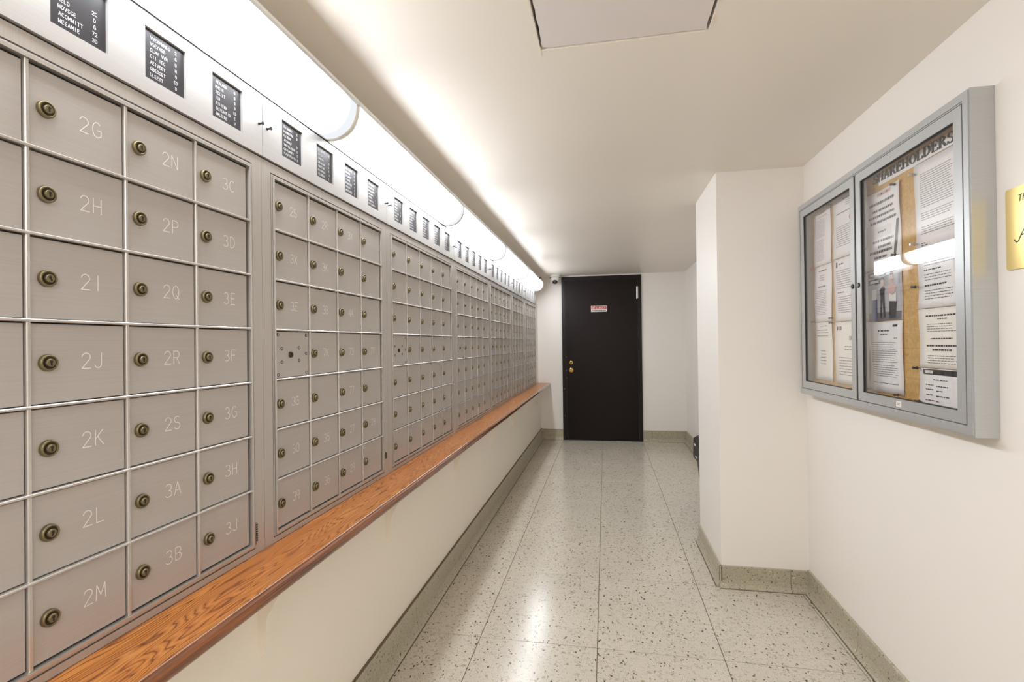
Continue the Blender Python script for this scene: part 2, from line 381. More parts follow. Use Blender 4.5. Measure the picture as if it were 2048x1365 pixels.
# walls
wl = MB()
wl.box(-1.1, D - .002, YB, E, 1.905, CZ, 'wall')                 # band above the cabinets
wl.box(-1.1, D, 6.292, E, .72, 1.905, 'wall')                     # strip beyond the cabinets
wl.box(-1.1, D, YB, .386, .72, 1.905, 'wall')
wl.box(-1.1, -1.03, .386, 6.292, .72, 1.905, 'dark')              # back of the recess
wl.build('wall_left', kind='structure')
MB().box(-1.1, DL, YB, E, 0, .703, 'lowwall').build('wall_left_lower', kind='structure')
MB().box(W, W + .1, YB, E, 0, CZ, 'wall').build('wall_right', kind='structure')
MB().box(-1.1, W + .1, YB - .1, YB, 0, CZ, 'wall').build('wall_near', kind='structure')
we = MB()
DX0, DX1, DZ = -.5488, .4496, 2.10
we.box(-1.1, DX0, E, E + .1, 0, CZ, 'wall').box(DX1, W + .1, E, E + .1, 0, CZ, 'wall').box(DX0, DX1, E, E + .1, DZ, CZ, 'wall')
we.build('wall_far', kind='structure')
PX, PY0, PY1 = .5672, 2.7051, 3.2857
MB().box(PX, W, PY0, PY1, 0, CZ, 'wall').build('wall_pillar', kind='structure')

# terrazzo cove baseboards, in pieces
def cove(h, c=.026, t=.010):      # (offset from wall, z)
    return [(0, 0), (c, 0), (c, .004), (c * .75, .010), (t + .004, .022), (t, .04), (t, h - .002), (t - .002, h), (0, h)]
def base_y(name, x, sgn, y0, y1, h, anchor, step=.61, mit=None):
    root = None; pts = [y0]; y = anchor - step * math.ceil((anchor - y0) / step)
    while y < y1 - .03:
        if y > y0 + .03: pts.append(y)
        y += step
    pts.append(y1)
    root = MB().box(x, x + sgn * .004, y0, y1, .002, h - .004, 'grout').box(x + sgn * .0262, x + sgn * .0300, y0, y1, 0, .0012, 'grout')
    if name == 'baseboard_left': root.box(x, x + sgn * .009, y0, y1, h + .0003, h + .005, 'grout')
    root = root.build(name, kind='structure')
    for a, b in zip(pts, pts[1:]):
        MB().extr([(x + sgn * p[0], p[1]) for p in cove(h)], a + .001, b - .001, 'base').build('baseboard_tile', root)
def base_x(name, y, sgn, x0, x1, h, anchor, step=.61):
    pts = [x0]; q = anchor - step * math.ceil((anchor - x0) / step)
    while q < x1 - .03:
        if q > x0 + .03: pts.append(q)
        q += step
    pts.append(x1)
    root = MB().box(x0, x1, y, y + sgn * .004, .002, h - .004, 'grout').box(x0, x1, y + sgn * .0262, y + sgn * .0300, 0, .0012, 'grout').build(name, kind='structure')
    for a, b in zip(pts, pts[1:]):
        MB().extr([(y + sgn * p[0], p[1]) for p in cove(h)], a + .001, b - .001, 'base', axis='x').build('baseboard_tile', root)
base_y('baseboard_left', DL, 1, YB, E, .14, 3.186, .56)
base_y('baseboard_right', W, -1, YB, PY0, .112, 2.2)
base_y('baseboard_right_far', W, -1, PY1, E, .14, 5.0)
base_y('baseboard_pillar_side', PX, -1, PY0 - .012, PY1 + .01, .108, 3.9)
base_x('baseboard_pillar_front', PY0, -1, PX - .012, W, .108, 1.5)
base_x('baseboard_far_left', E, -1, DL, DX0, .14, 3)
base_x('baseboard_far_right', E, -1, DX1, W, .14, 3)

# ceiling hatch: sunk panel with chipped paint at its joint
hp = MB(); g = .004
out = []
def jag(a, b, n, amp):
    r = []
    for i in range(n):
        t = i / n; o = rnd.uniform(0, amp)
        dx, dy = b[0] - a[0], b[1] - a[1]; L = math.hypot(dx, dy)
        r.append((a[0] + dx * t - dy / L * o, a[1] + dy * t + dx / L * o))
    return r
cs = [(HX0 + .008, HY0 + .004), (HX1 - .007, HY0 + .004), (HX1 - .006, HY1 - .003), (HX0 + .022, HY1 - .003), (HX0 + .004, HY1 - .012)]
for i in range(5): out += jag(cs[i], cs[(i + 1) % 5], 22 if i != 3 else 3, .0035)
n = len(out)
hp.poly([(x, y, CZ + .001) for x, y in out] + [(x, y, CZ + .014) for x, y in out], [tuple(reversed(range(n))), tuple(range(n, 2 * n))] + [(i, (i + 1) % n, n + (i + 1) % n, n + i) for i in range(n)], 'hatch')
hatch = hp.build('ceiling_hatch'); hatch['label'] = 'square painted access hatch set in the ceiling with cracked edges'; hatch['category'] = 'hatch'
fk = MB()
def flakes(a, b, n, wid):
    dx, dy = b[0] - a[0], b[1] - a[1]; L = math.hypot(dx, dy); dx, dy = dx / L, dy / L; t = 0
    while t < L - .02:
        l = rnd.uniform(.015, .07); w_ = rnd.uniform(.3, 1) * wid; o = rnd.uniform(-.002, .001)
        p = [(t, o), (t + l * .3, o - w_), (t + l * .8, o - w_ * .7), (t + l, o), (t + l * .6, o + w_ * .4)]
        P = [(a[0] + dx * u - dy * v * -1, a[1] + dy * u - dx * v) for u, v in p]
        z = CZ - .0012
        fk.poly([(x, y, z) for x, y in P] + [(x, y, z + .0012) for x, y in P], [(4, 3, 2, 1, 0), (5, 6, 7, 8, 9)] + [(i, (i + 1) % 5, 5 + (i + 1) % 5, 5 + i) for i in range(5)], 'flake')
        t += l + rnd.uniform(.002, .03)
flakes((HX0, HY1 + .004), (HX1, HY1 + .004), 1, -.004)
flakes((HX0 - .003, HY0), (HX0 - .003, HY1), 1, -.004)
flakes((HX1 + .004, HY0), (HX1 + .004, HY1), 1, .004)
fk.build('paint_flakes', hatch, kind='stuff')

# ================================================================== DOOR in the end wall
dr = empty('door_1', 'dark brown metal door in a matching frame at the corridor end', 'door', loc=((DX0 + DX1) / 2, E, 0), kind='structure')
def at(o, mb, name, parent, **p):   # build in world coordinates, then move under an offset parent
    x = mb.build(name, parent, **p); x.location = -Vector(parent.location); return x
LX0, LX1, LZ = -.507, .410, 2.055
f = MB()
for a in ((DX0, LX0, 0, DZ), (LX1, DX1, 0, DZ), (LX0, LX1, LZ, DZ)):
    f.box(a[0], a[1], E - .018, E + .1, a[2], a[3], 'doorframe')
# stop bead
f.box(LX0, LX0 + .012, E + .0, E + .1, 0, LZ, 'doorframe').box(LX1 - .006, LX1, E, E + .1, 0, LZ, 'doorframe').box(LX0, LX1, E, E + .1, LZ - .008, LZ, 'doorframe')
at(dr, f, 'door_frame', dr)
leaf = MB().box(LX0 + .014, LX1 - .008, E + .004, E + .045, .008, LZ - .010, 'doorpaint')
lf = at(dr, leaf, 'door_leaf', dr)
YL = E + .004
def sub(mb, name, **p): return mb.build(name, lf, **p)
# deadbolt and cylinder
sub(MB().lathe([(.026, 0), (.026, .004), (.021, .009), (.012, .010)], 'gold', (-.437, YL, .996), (0, -1, 0), 24).lathe([(.010, 0), (.010, .013), (.008, .014)], 'brassd', (-.437, YL, .996), (0, -1, 0), 16), 'deadbolt', label='small round brass deadbolt')
sub(MB().lathe([(.032, 0), (.032, .004), (.027, .010), (.018, .012)], 'gold', (-.438, YL, .898), (0, -1, 0), 24).lathe([(.015, 0), (.015, .02), (.011, .024)], 'gold', (-.438, YL, .898), (0, -1, 0), 20), 'lock_cylinder', label='larger round brass lock cylinder')
at(dr, MB().lathe([(.006, 0), (.006, .157)], 'steel', (.396, E - .012, 1.796), (0, 0, 1), 12).box(.398, .412, E - .0205, E - .018, 1.80, 1.95, 'steel'), 'hinge', dr, label='silver steel hinge')
s = 6.205
for px, py in ((208, 215), (212, 468), (195, 605), (200, 940), (218, 1210), (210, 380)):
    X = DX0 + (px - 172) / s / 160.5 * (DX1 - DX0) * 1.0; Z = (1240 - py) / s / 325 * 2.1
    at(dr, MB().lathe([(.0045, 0), (.0045, .002), (.003, .003)], 'steel', (X + .012 if X > LX0 - .01 else X, E - .018 if X < LX0 else YL, Z), (0, -1, 0), 10), 'screw', dr)
# sticker
st = MB().box(-.176, .025, YL - .0012, YL, 1.643, 1.720, 'white')
st.box(-.170, .019, YL - .0018, YL - .0012, 1.674, 1.715, 'red')
mp = lambda u, v: (u, YL - .0022, v)
st.lathe([(.011, 0), (.011, .0006)], 'white', (-.150, YL - .0018, 1.6945), (0, -1, 0), 18)
st.lathe([(.006, 0), (.006, .0006)], 'red', (-.150, YL - .0024, 1.6945), (0, -1, 0), 14)
st.box(-.130, -.127, YL - .0022, YL - .0018, 1.677, 1.712, 'white')
text(st, 'DANGER', -.055, 1.6945, .022, .0036, mp, 'white', .4)
x = -.166
while x < .012:
    l = rnd.uniform(.006, .016); st.box(x, x + l, YL - .0018, YL - .0012, 1.653, 1.664, 'inkblack'); x += l + .0035
sub(st, 'warning_sticker', label='red and white warning sticker')
# threshold strip
at(dr, MB().box(DX0 + .002, DX1 - .002, E - .012, E + .05, 0, .006, 'doorframe'), 'threshold', dr)

# ================================================================== MAILBOX CABINETS
MODS = [(.4536, 4, .398, 1.146), (1.1946, 4, 1.146, 1.890), (1.9416, 5, 1.890, 2.802), (2.857, 5, 2.802, 3.712), (3.7599, 5, 3.712, 4.621), (4.677, 4, 4.621, 5.377), (5.433, 5, 5.377, 6.290)]
WHO = ['the camera, with engraved numbers 2G to 3J', 'the second divider, beside the 3J door', 'the middle of the left row, five columns wide', 'the fourth bay of the row, five columns wide', 'the fifth bay of the row, far down the wall', 'the sixth bay, narrow and far down the wall', 'the end wall, last bay of the row']
LAB = ['aluminium mailbox cabinet nearest the camera with numbers 2G to 3J',
       'second aluminium mailbox cabinet, four columns, with a riveted lock plate',
       'third aluminium mailbox cabinet along the wall, five columns wide',
       'fourth aluminium mailbox cabinet along the wall, beside mid-corridor shelf',
       'fifth aluminium mailbox cabinet along the wall, narrow in view',
       'next to last aluminium mailbox cabinet, four columns, far down the wall',
       'last aluminium mailbox cabinet of the row, beside the end wall']
NUM = {(0, 0): ['', '', '', '', '', '', ''], (0, 1): ['2G', '2H', '2I', '2J', '2K', '2L', '2M'], (0, 2): ['2N', '2P', '2Q', '2R', '2S', '3A', '3B'], (0, 3): ['3C', '3D', '3E', '3F', '3G', '3H', '3J'],
       (1, 0): ['2S', '3X', '3E', '', '3G', '3O', '39'], (1, 1): ['2R', '3K', '3B', '7K', '', '35', '36'], (1, 2): ['3X', '', '4A', '73', '77', '27', '29'], (1, 3): ['', '', '', '77', '', '29', '']}
def rect_ring(mb, y0, y1, z0, z1, wd, x0, x1, m):
    mb.box(x0, x1, y0 - wd, y0, z0 - wd, z1 + wd, m).box(x0, x1, y1, y1 + wd, z0 - wd, z1 + wd, m)
    mb.box(x0, x1, y0, y1, z1, z1 + wd, m).box(x0, x1, y0, y1, z0 - wd, z0, m)
door_me = MB().bevbox(-.003, 0, .0045, CW - .0045, .0035, RH - .0045, 'alu', .0009)
lock_mb = MB().lathe([(.0135, 0), (.0135, .0035), (.0125, .0062), (.0108, .0068), (.0100, .0058)], 'brass', (0, 0, 0), (1, 0, 0), 22, cap=False)
lock_mb.lathe([(.0101, .0056), (.0066, .0052)], 'brassd', (0, 0, 0), (1, 0, 0), 22, cap=False).lathe([(.0066, .002), (.0066, .0082), (.0058, .0090)], 'brass', (0, 0, 0), (1, 0, 0), 18)
lock_mb.box(.0088, .0094, -.0011, .0011, -.0042, .0020, 'dark').lathe([(.0021, 0), (.0021, .0005)], 'dark', (.0089, 0, .0018), (1, 0, 0), 8)
door_src = lock_src = None
rivet = None
for mi, (c0, nc, m0, m1) in enumerate(MODS):
    root = empty('mailbox_cabinet', LAB[mi], 'mailboxes', None, (D, m0, .733)); OFF = -Vector(root.location)
    c1 = c0 + nc * CW; o = .013
    # carcass behind the doors (open dark box)
    at(root, MB().box(-1.02, D - .016, m0 + .003, m1 - .003, .736, 1.739, 'dark'), 'carcass', root)
    fr = MB(); zt, zb = 1.7135, .748
    for a in ((m0 + .0006, c0 - o, .733, 1.7405), (c1 + o, m1 - .0006, .733, 1.7405), (c0 - o, c1 + o, zt + .001, 1.7405), (c0 - o, c1 + o, .733, zb - .001)):
        fr.box(D - .016, D, a[0], a[1], a[2], a[3], 'frame')
    # reveal lines pressed in the stiles
    at(root, fr, 'face_frame', root)
    # inner door frame: beads around the openings with dark gap outside
    bd = MB(); q0, q1, w0, w1 = c0, c1, ZB, ZT
    rect_ring(bd, q0 - .0005, q1 + .0005, w0, w1, .0052, D - .012, D + .0042, 'rail')
    rect_ring(bd, q0 - .0075, q1 + .0075, w0 - .007, w1 + .007, .0032, D - .012, D + .001, 'frame')
    at(root, bd, 'bead', root)
    bk = MB().box(D - .015, D - .0085, c0, c1, ZB, ZT, 'dark'); at(root, bk, 'backing', root)
    for r in range(1, 7):
        z = ZT - r * RH
        at(root, MB().bevbox(D - .009, D + .0048, c0, c1, z - .0023, z + .0023, 'rail', .0011), 'rail', root)
    for k in range(1, nc):
        y = c0 + k * CW
        at(root, MB().bevbox(D - .009, D + .0012, y - .0032, y + .0032, ZB, ZT, 'rail', .0012), 'mullion', root)
    for k in range(nc):
        for r in range(7):
            y = c0 + k * CW; z = ZT - (r + 1) * RH
            loc = Vector((D - .0035, y, z)) + OFF
            plate = (k == 0 and r == 3 and mi in (1, 2, 3, 4))
            if door_src is None:
                dd = door_me.build('mailbox_door', root); door_src = dd
            else:
                dd = bpy.data.objects.new('mailbox_door', door_src.data); col.objects.link(dd); dd.parent = root
            dd.location = loc
            ly = .028 if mi == 0 else .023
            if not plate:
                if lock_src is None:
                    lk = lock_mb.build('lock', dd); lock_src = lk
                else:
                    lk = bpy.data.objects.new('lock', lock_src.data); col.objects.link(lk); lk.parent = dd
                lk.location = (0, ly, RH / 2 + rnd.uniform(-.0006, .0006)); lk.rotation_euler = (rnd.choice([0, 0, 0, rnd.uniform(-.5, .5)]), 0, 0)
            else:
                dd.name = 'lock_plate'; dd['label'] = 'blank plate with ringed screws and a dark centre lock'
                pl = MB()
                for fy, fz in ((.10, .90), (.90, .90), (.90, .50), (.90, .09), (.10, .09), (.20, .62), (.68, .63), (.20, .34), (.68, .36)):
                    pl.lathe([(.0045, 0), (.0045, .0012), (.0036, .0016), (.0030, .0010)], 'brassd', (0, fy * CW, fz * RH), (1, 0, 0), 14, cap=False)
                    pl.lathe([(.0030, 0), (.0030, .0011)], 'alu', (0, fy * CW, fz * RH), (1, 0, 0), 12)
                pl.build('screws', dd)
                MB().lathe([(.0085, 0), (.0085, .003), (.006, .0042)], 'brassd', (0, .44 * CW, .49 * RH), (1, 0, 0), 18).lathe([(.004, .004), (.004, .0046)], 'dark', (0, .44 * CW, .49 * RH), (1, 0, 0), 12).build('centre_lock', dd)
            s = NUM.get((mi, k), [''] * 7)[r]
            if s:
                tm = MB(); mpz = lambda u, v: (.0004, u, v)
                if mi == 0: text(tm, s, .099, RH / 2 + .002, .026, .0013, mpz, 'etch', .22)
                else: text(tm, s, .090, RH / 2 + .001, .024, .0013, mpz, 'etch', .12)
                tm.build('engraved_number', dd)
    # latch on the right stile of the first two bays
    if mi == 0:
        lt = MB().box(D, D + .002, 1.1115, 1.1165, .757, .812, 'steel')
        for i in range(8): lt.box(D + .002, D + .0035, 1.112, 1.116, .766 + i * .0055, .769 + i * .0055, 'brassd')
        at(root, lt, 'latch', root, label='small serrated steel latch')
    if mi == 1:
        at(root, MB().box(D, D + .003, 1.863, 1.868, .80, .825, 'brassd'), 'latch', root, label='small dark latch')

# ================================================================== DIRECTORY PANELS above the cabinets
SIGN = {0: [['', ''], ['ILAG|2C', 'AELD|D', 'HOVSGE|G', 'ACOMNITT|72', 'NEEAMIE|3D', '', ''], ['VWEXMWNEG|2', 'VSEYAEB|G', 'ELMY VVN|U', 'CII IEC|H', 'AEIVEBT|9', 'QBEQOET|ED', 'ULEETT|U'], ['MEALHOG|O', 'MMEIH|B', 'TEEILT|B', 'IEO|9', 'EIIIEEN|LD', 'QLIEAOFIO|E', 'EMLEEEE|U']]}
PL = ['directory panel above the nearest mailboxes, with large black name cards', 'second directory panel from the camera, four black name cards under the light', 'third directory panel along the wall, five black name cards', 'fourth directory panel along the wall, five black name cards', 'fifth directory panel along the wall, five slim dark cards', 'sixth directory panel, four cards, far along the wall', 'last directory panel of the row, beside the end wall']
SZ0, SZ1 = 1.7755, 1.8755
for mi, (c0, nc, m0, m1) in enumerate(MODS):
    root = empty('directory_panel', PL[mi], 'directory', None, (D, m0, 1.742))
    ns = nc; pitch = .1672; wd = .0945; first = {0: .478, 1: 1.2255}.get(mi, m0 + (m1 - m0 - pitch * (ns - 1) - wd) / 2)
    xs = [first + i * pitch for i in range(ns)]
    p = MB(); x0, x1 = D - .004, D + .005
    a0, a1 = m0 + .0012, m1 - .0012
    p.box(x0, x1, a0, a1, 1.7445, SZ0, 'panel').box(x0, x1, a0, a1, SZ1, 1.9010, 'panel')
    ed = [a0] + [v for q in xs for v in (q, q + wd)] + [a1]
    for i in range(0, len(ed), 2): p.box(x0, x1, ed[i], ed[i + 1], SZ0, SZ1, 'panel')
    at(root, p, 'panel_plate', root)
    at(root, MB().box(D - .012, D - .004, m0, m1, 1.7415, 1.9045, 'dark'), 'backing', root)
    at(root, MB().box(D - .004, D + .0065, m0, m1, 1.9050, 1.9085, 'steel').box(D - .004, D + .0045, m0, m1, 1.9011, 1.9049, 'dark'), 'top_strip', root)
    for i, y in enumerate(xs):
        cdo = at(root, MB().box(D - .0035, D - .0005, y - .001, y + wd + .001, SZ0 - .001, SZ1 + .001, 'card'), 'name_card', root)
        tm = MB(); mpc = lambda u, v: (D, u, v)
        rows = SIGN.get(mi, {}) if mi == 0 else None
        rows = SIGN[0][i] if mi == 0 and i < 4 else None
        nr = 7
        for r in range(nr):
            z = SZ1 - .014 - r * .0122
            if rows and r < len(rows):
                if '|' not in rows[r]: continue
                z = SZ1 - .016 - (r + (2 if i == 1 else 0)) * .0118 if i == 1 else z
                a, b = rows[r].split('|')
                hh = .0062
                text(tm, a, y + .012 + len(a) * .0029, z, hh, .0009, mpc, 'cardtext', .2)
                text(tm, b, y + wd - .020, z, hh, .0009, mpc, 'cardtext', .2)
            else:
                u = y + .008; ue = y + wd * rnd.uniform(.4, .68)
                if mi <= 2:
                    ns2 = int((ue - u) / .0045)
                    text(tm, ''.join(rnd.choice('EITLCNHFUA') for _ in range(ns2)), (u + ue) / 2 + .005, z, .0058, .0009, mpc, 'cardtext', .16); ue = u
                while u < ue:      # marks too small to read: strokes like letters
                    l = rnd.uniform(.0012, .003)
                    tm.poly([mpc(u, z - .003), mpc(u + l, z - .003), mpc(u + l, z + rnd.uniform(0, .003)), mpc(u, z + .0015)], [(0, 1, 2, 3)], 'cardtext')
                    u += l + .0012
                u = y + wd - rnd.uniform(.024, .02)
                if rnd.random() < .85: text(tm, rnd.choice('DGBUCOE'), u + .004, z, .0062, .001, mpc, 'cardtext')
        tm.build('lettering', cdo)
    for y in (([m0 + .018] if mi else []) + ([m1 - .0135] if mi < 6 else [])):
        at(root, MB().lathe([(.0035, 0), (.0025, .003), (.0022, .009), (.0042, .0105), (.0042, .0125)], 'black', (D + .005, y, 1.822), (1, 0, 0), 12), 'thumb_screw', root)

# ================================================================== FLUORESCENT FIXTURES over the panels
PR = [(-.8655, 1.910), (-.848, 1.9088), (-.825, 1.911), (-.800, 1.921), (-.780, 1.938), (-.766, 1.960), (-.759, 1.985), (-.757, 2.016)]
for _ in range(2):      # round the section off
    PR = [PR[0]] + [q for a, b in zip(PR, PR[1:]) for q in ((a[0] * .75 + b[0] * .25, a[1] * .75 + b[1] * .25), (a[0] * .25 + b[0] * .75, a[1] * .25 + b[1] * .75))] + [PR[-1]]
cen = (-.86, 2.012)
ys = [.258 + 1.2 * i for i in range(6)]
FL = ['long wall light with a curved glowing cover nearest the camera', 'second glowing wall light over the second and third mailbox cabinets', 'third glowing wall light, midway along the corridor', 'fourth glowing wall light along the mailbox wall', 'last glowing wall light, ending short of the security camera']
for i in range(5):
    y0, y1 = ys[i], ys[i + 1]
    root = empty('wall_light', FL[i], 'light', None, (D, y0, 1.905))
    at(root, MB().box(D + .001, -.7535, y0 + .001, y1 - .001, 2.0175, 2.026, 'white').box(-.7555, -.7535, y0 + .001, y1 - .001, 2.008, 2.0175, 'steel').box(D + .001, D + .008, y0 + .002, y1 - .002, 1.91, 2.0175, 'white'), 'housing', root)
    df = MB(); n = len(PR); a, b = y0 + .010, y1 - .010
    df.poly([(p[0], a, p[1]) for p in PR] + [(p[0], b, p[1]) for p in PR], [(k, k + 1, n + k + 1, n + k) for k in range(n - 1)], 'lamp', True)
    at(root, df, 'diffuser', root)
    for e0, e1 in ((y0 + .001, y0 + .010), (y1 - .010, y1 - .001)):
        ring = [(cen[0] + (p[0] - cen[0]) * 1.012, cen[1] + (p[1] - cen[1]) * 1.012) for p in PR[:-1]] + [(-.7562, 2.017), (-.8655, 2.017)]
        at(root, MB().extr(ring, e0, e1, 'acrylic'), 'end_plate', root)
root = None
cl = MB().box(-.7535, -.742, 5.86, 5.88, 2.012, 2.030, 'black').box(-.748, -.742, 5.865, 5.875, 2.030, 2.040, 'black').lathe([(.004, 0), (.004, .012)], 'black', (-.742, 5.87, 2.02), (1, 0, 0), 10).build('clip')
cl['label'] = 'tiny black clip on the outer edge of the far light'; cl['category'] = 'clip'

# ================================================================== WOODEN SHELF
sh = empty('shelf', 'long varnished oak shelf with rounded front edge below the mailboxes', 'shelf', None, (D, YB, .703))
SF = -.705
at(sh, MB().box(D + .0005, SF - .018, YB + .002, E - .002, .707, .7325, 'wood'), 'board', sh)
ns_ = [(SF - .018, .704), (SF - .018, .7325), (SF - .016, .7315), (SF - .0145, .733)] + [(SF - .0135 + .0135 * math.sin(math.radians(t)), .7185 + .0145 * math.cos(math.radians(t))) for t in range(0, 181, 20)]
at(sh, MB().extr(ns_, YB + .002, E - .002, 'woodedge', smooth=False), 'nosing', sh)
for y in (.30, 1.075, 1.79, 2.665, 3.575, 4.39, 5.2, 6.0):
    b = MB().extr([(DL, .700), (SF - .05, .700), (SF - .05, .692), (DL + .024, .60), (DL + .020, .515), (DL + .0, .500)], y, y + .022, 'lowwall')
    at(sh, b, 'bracket', sh, label='cream painted bracket')

# ================================================================== SECURITY CAMERA
sc_ = empty('security_camera', 'white turret security camera on the ceiling left of the door', 'camera', None, (-.622, 6.36, CZ))
K = 1.35; CP = (-.622, 6.36, CZ); sk = lambda pr: [(r * K, h * K) for r, h in pr]
at(sc_, MB().lathe(sk([(.052, 0), (.054, .012), (.051, .020), (.046, .022)]), 'white', CP, (0, 0, -1), 28), 'base', sc_)
at(sc_, MB().lathe(sk([(.0525, .0205), (.0525, .0240)]), 'black', CP, (0, 0, -1), 28), 'seal', sc_)
at(sc_, MB().lathe(sk([(.046, .022), (.045, .034), (.040, .050), (.031, .064), (.020, .072)]), 'white', CP, (0, 0, -1), 28), 'turret', sc_)
ax = Vector((.08, -.8, -.75)).normalized(); o_ = Vector((-.622, 6.36, CZ - .04 * K))
at(sc_, MB().lathe(sk([(.031, .0), (.031, .034), (.028, .040), (.025, .040)]), 'white', o_, ax, 24, cap=False).lathe(sk([(.025, .036), (.001, .037)]), 'black', o_, ax, 24, cap=False).lathe(sk([(.019, .036), (.015, .044), (.008, .048), (.001, .049)]), 'glassdark', o_, ax, 20, cap=False), 'lens', sc_, label='round dark lens')

# ================================================================== NOTICE BOARD
XF = .9234; BY0, BY1, BZ0, BZ1 = 1.468, 2.622, .997, 1.893
nb = empty('notice_board', 'grey aluminium notice case with two glazed doors on the right wall', 'notice board', None, (W, BY0, BZ0))
cs_ = MB()
def mitre(mb, y0, y1, z0, z1, wd, x0, x1, m):
    """picture-frame ring with mitred corners; front at x0"""
    O = [(y0, z0), (y1, z0), (y1, z1), (y0, z1)]; I = [(y0 + wd, z0 + wd), (y1 - wd, z0 + wd), (y1 - wd, z1 - wd), (y0 + wd, z1 - wd)]
    for i in range(4):
        j = (i + 1) % 4; P = [O[i], O[j], I[j], I[i]]
        g = .0003
        mb.poly([(x0, *p) for p in P] + [(x1, *p) for p in P], [(0, 1, 2, 3), (7, 6, 5, 4), (0, 4, 5, 1), (1, 5, 6, 2), (2, 6, 7, 3), (3, 7, 4, 0)], m)
mitre(cs_, BY0, BY1, BZ0, BZ1, .027, XF, W - .0005, 'bluegrey')
mitre(cs_, BY0 + .004, BY1 - .004, BZ0 + .004, BZ1 - .004, .019, XF - .003, XF, 'bluegrey')
cs_.box(XF + .001, XF + .013, 2.0615, 2.0735, BZ0 + .026, BZ1 - .026, 'gasket')
at(nb, cs_, 'case', nb)
at(nb, MB().box(XF + .004, XF + .008, BY0 + .026, BY1 - .026, BZ0 + .026, BZ1 - .026, 'gasket').v and MB().box(.9735, W - .001, BY0 + .027, BY1 - .027, BZ0 + .027, BZ1 - .027, 'cork'), 'cork_panel', nb)
for (a, b, nm, lab) in ((1.497, 2.0605, 'case_door', 'nearer glazed door'), (2.0745, 2.593, 'case_door', 'farther glazed door')):
    d_ = MB(); mitre(d_, a, b, 1.027, 1.863, .032, XF - .002, XF + .010, 'bluegrey')
    mitre(d_, a + .031, b - .031, 1.058, 1.832, .003, XF + .001, XF + .012, 'gasket')
    dobj = at(nb, d_, nm, nb, label=lab)
    MB().box(XF + .004, XF + .007, a + .032, b - .032, 1.059, 1.831, 'glass').build('glass', dobj)
    ly = 2.045 if a < 2 else 2.090
    k_ = MB().lathe([(.0095, 0), (.0095, .0025), (.0075, .004), (.0068, .003)], 'black', (XF - .002, ly, 1.452), (-1, 0, 0), 18, cap=False).lathe([(.0066, 0), (.0062, .005)], 'steel', (XF - .002, ly, 1.452), (-1, 0, 0), 16).box(XF - .0078, XF - .0068, ly - .001, ly + .001, 1.4475, 1.4565, 'dark')
    k_.build('lock', dobj)
at(nb, MB().box(XF - .0032, XF - .002, 1.787, 1.814, 1.0335, 1.0525, 'white').box(XF - .0036, XF - .0032, 1.792, 1.808, 1.045, 1.047, 'ink').box(XF - .0036, XF - .0032, 1.796, 1.808, 1.040, 1.042, 'ink'), 'maker_tag', nb, label='small white tag on lower rail')

# serif letters for the heading (thick and thin strokes with serifs)
def serif(ch):
    P = []          # polygons in a box 0..w x 0..1
    def q(*p): P.append(list(p))
    def bar(x0, y0, x1, y1, t): 
        dx, dy = x1 - x0, y1 - y0; L = math.hypot(dx, dy); nx, ny = -dy / L * t / 2, dx / L * t / 2
        q((x0 + nx, y0 + ny), (x1 + nx, y1 + ny), (x1 - nx, y1 - ny), (x0 - nx, y0 - ny))
    def sf(x, y, w=.26): q((x - w / 2, y - .022), (x + w / 2, y - .022), (x + w / 2, y + .022), (x - w / 2, y + .022))
    def curve(cx, cy, rx, ry, a0, a1, tv, th, n=12):
        for i in range(n):
            A = [math.radians(a0 + (a1 - a0) * k / n) for k in (i, i + 1)]
            o = [(cx + rx * math.cos(a), cy + ry * math.sin(a)) for a in A]; inn = [(cx + (rx - tv) * math.cos(a), cy + (ry - th) * math.sin(a)) for a in A]
            q(o[0], o[1], inn[1], inn[0])
    K, T = .15, .05
    if ch == 'H': bar(.15, 0, .15, 1, K); bar(.62, 0, .62, 1, K); bar(.15, .52, .62, .52, T); [sf(x, y) for x in (.15, .62) for y in (.02, .98)]; wd = .78
    elif ch == 'A': bar(.12, 0, .38, 1, T * 1.2); bar(.38, 1, .66, 0, K); bar(.2, .33, .58, .33, T); sf(.12, .02); sf(.66, .02, .3); wd = .8
    elif ch == 'R': bar(.15, 0, .15, 1, K); curve(.3, .75, .3, .25, 90, -90, K, T); bar(.15, .975, .32, .975, T); bar(.15, .52, .32, .52, T); bar(.34, .5, .64, 0, K); sf(.15, .02); sf(.12, .98, .2); sf(.68, .02, .18); wd = .76
    elif ch == 'E': bar(.15, 0, .15, 1, K); bar(.1, .975, .58, .975, T); bar(.1, .025, .62, .025, T); bar(.15, .52, .45, .52, T); bar(.57, 1, .57, .78, T); bar(.61, 0, .61, .24, T); bar(.45, .4, .45, .64, T); wd = .68
    elif ch == 'O': curve(.4, .5, .36, .51, 0, 360, K, T, 24); wd = .8
    elif ch == 'L': bar(.15, 0, .15, 1, K); bar(.1, .025, .6, .025, T); bar(.59, 0, .59, .26, T); sf(.15, .98); wd = .66
    elif ch == 'D': bar(.15, 0, .15, 1, K); curve(.26, .5, .46, .5, 90, -90, K, T, 16); bar(.06, .975, .28, .975, T); bar(.06, .025, .28, .025, T); wd = .78
    elif ch == 'S': curve(.3, .75, .25, .26, 20, 270, K * .8, T * 1.6); curve(.3, .26, .27, .27, 90, -160, K * .8, T * 1.6); bar(.52, .72, .52, .98, T); bar(.06, .02, .06, .28, T); wd = .6
    return P, wd
hs = at(nb, MB().box(.9705, .9733, 1.585, 2.000, 1.800, 1.838, 'paper'), 'heading_strip', nb)
y = 2.034; tot = sum(serif(c_)[1] for c_ in 'SHAREHOLDERS') ; H_ = .031; sx_ = (2.034 - 1.603) / tot
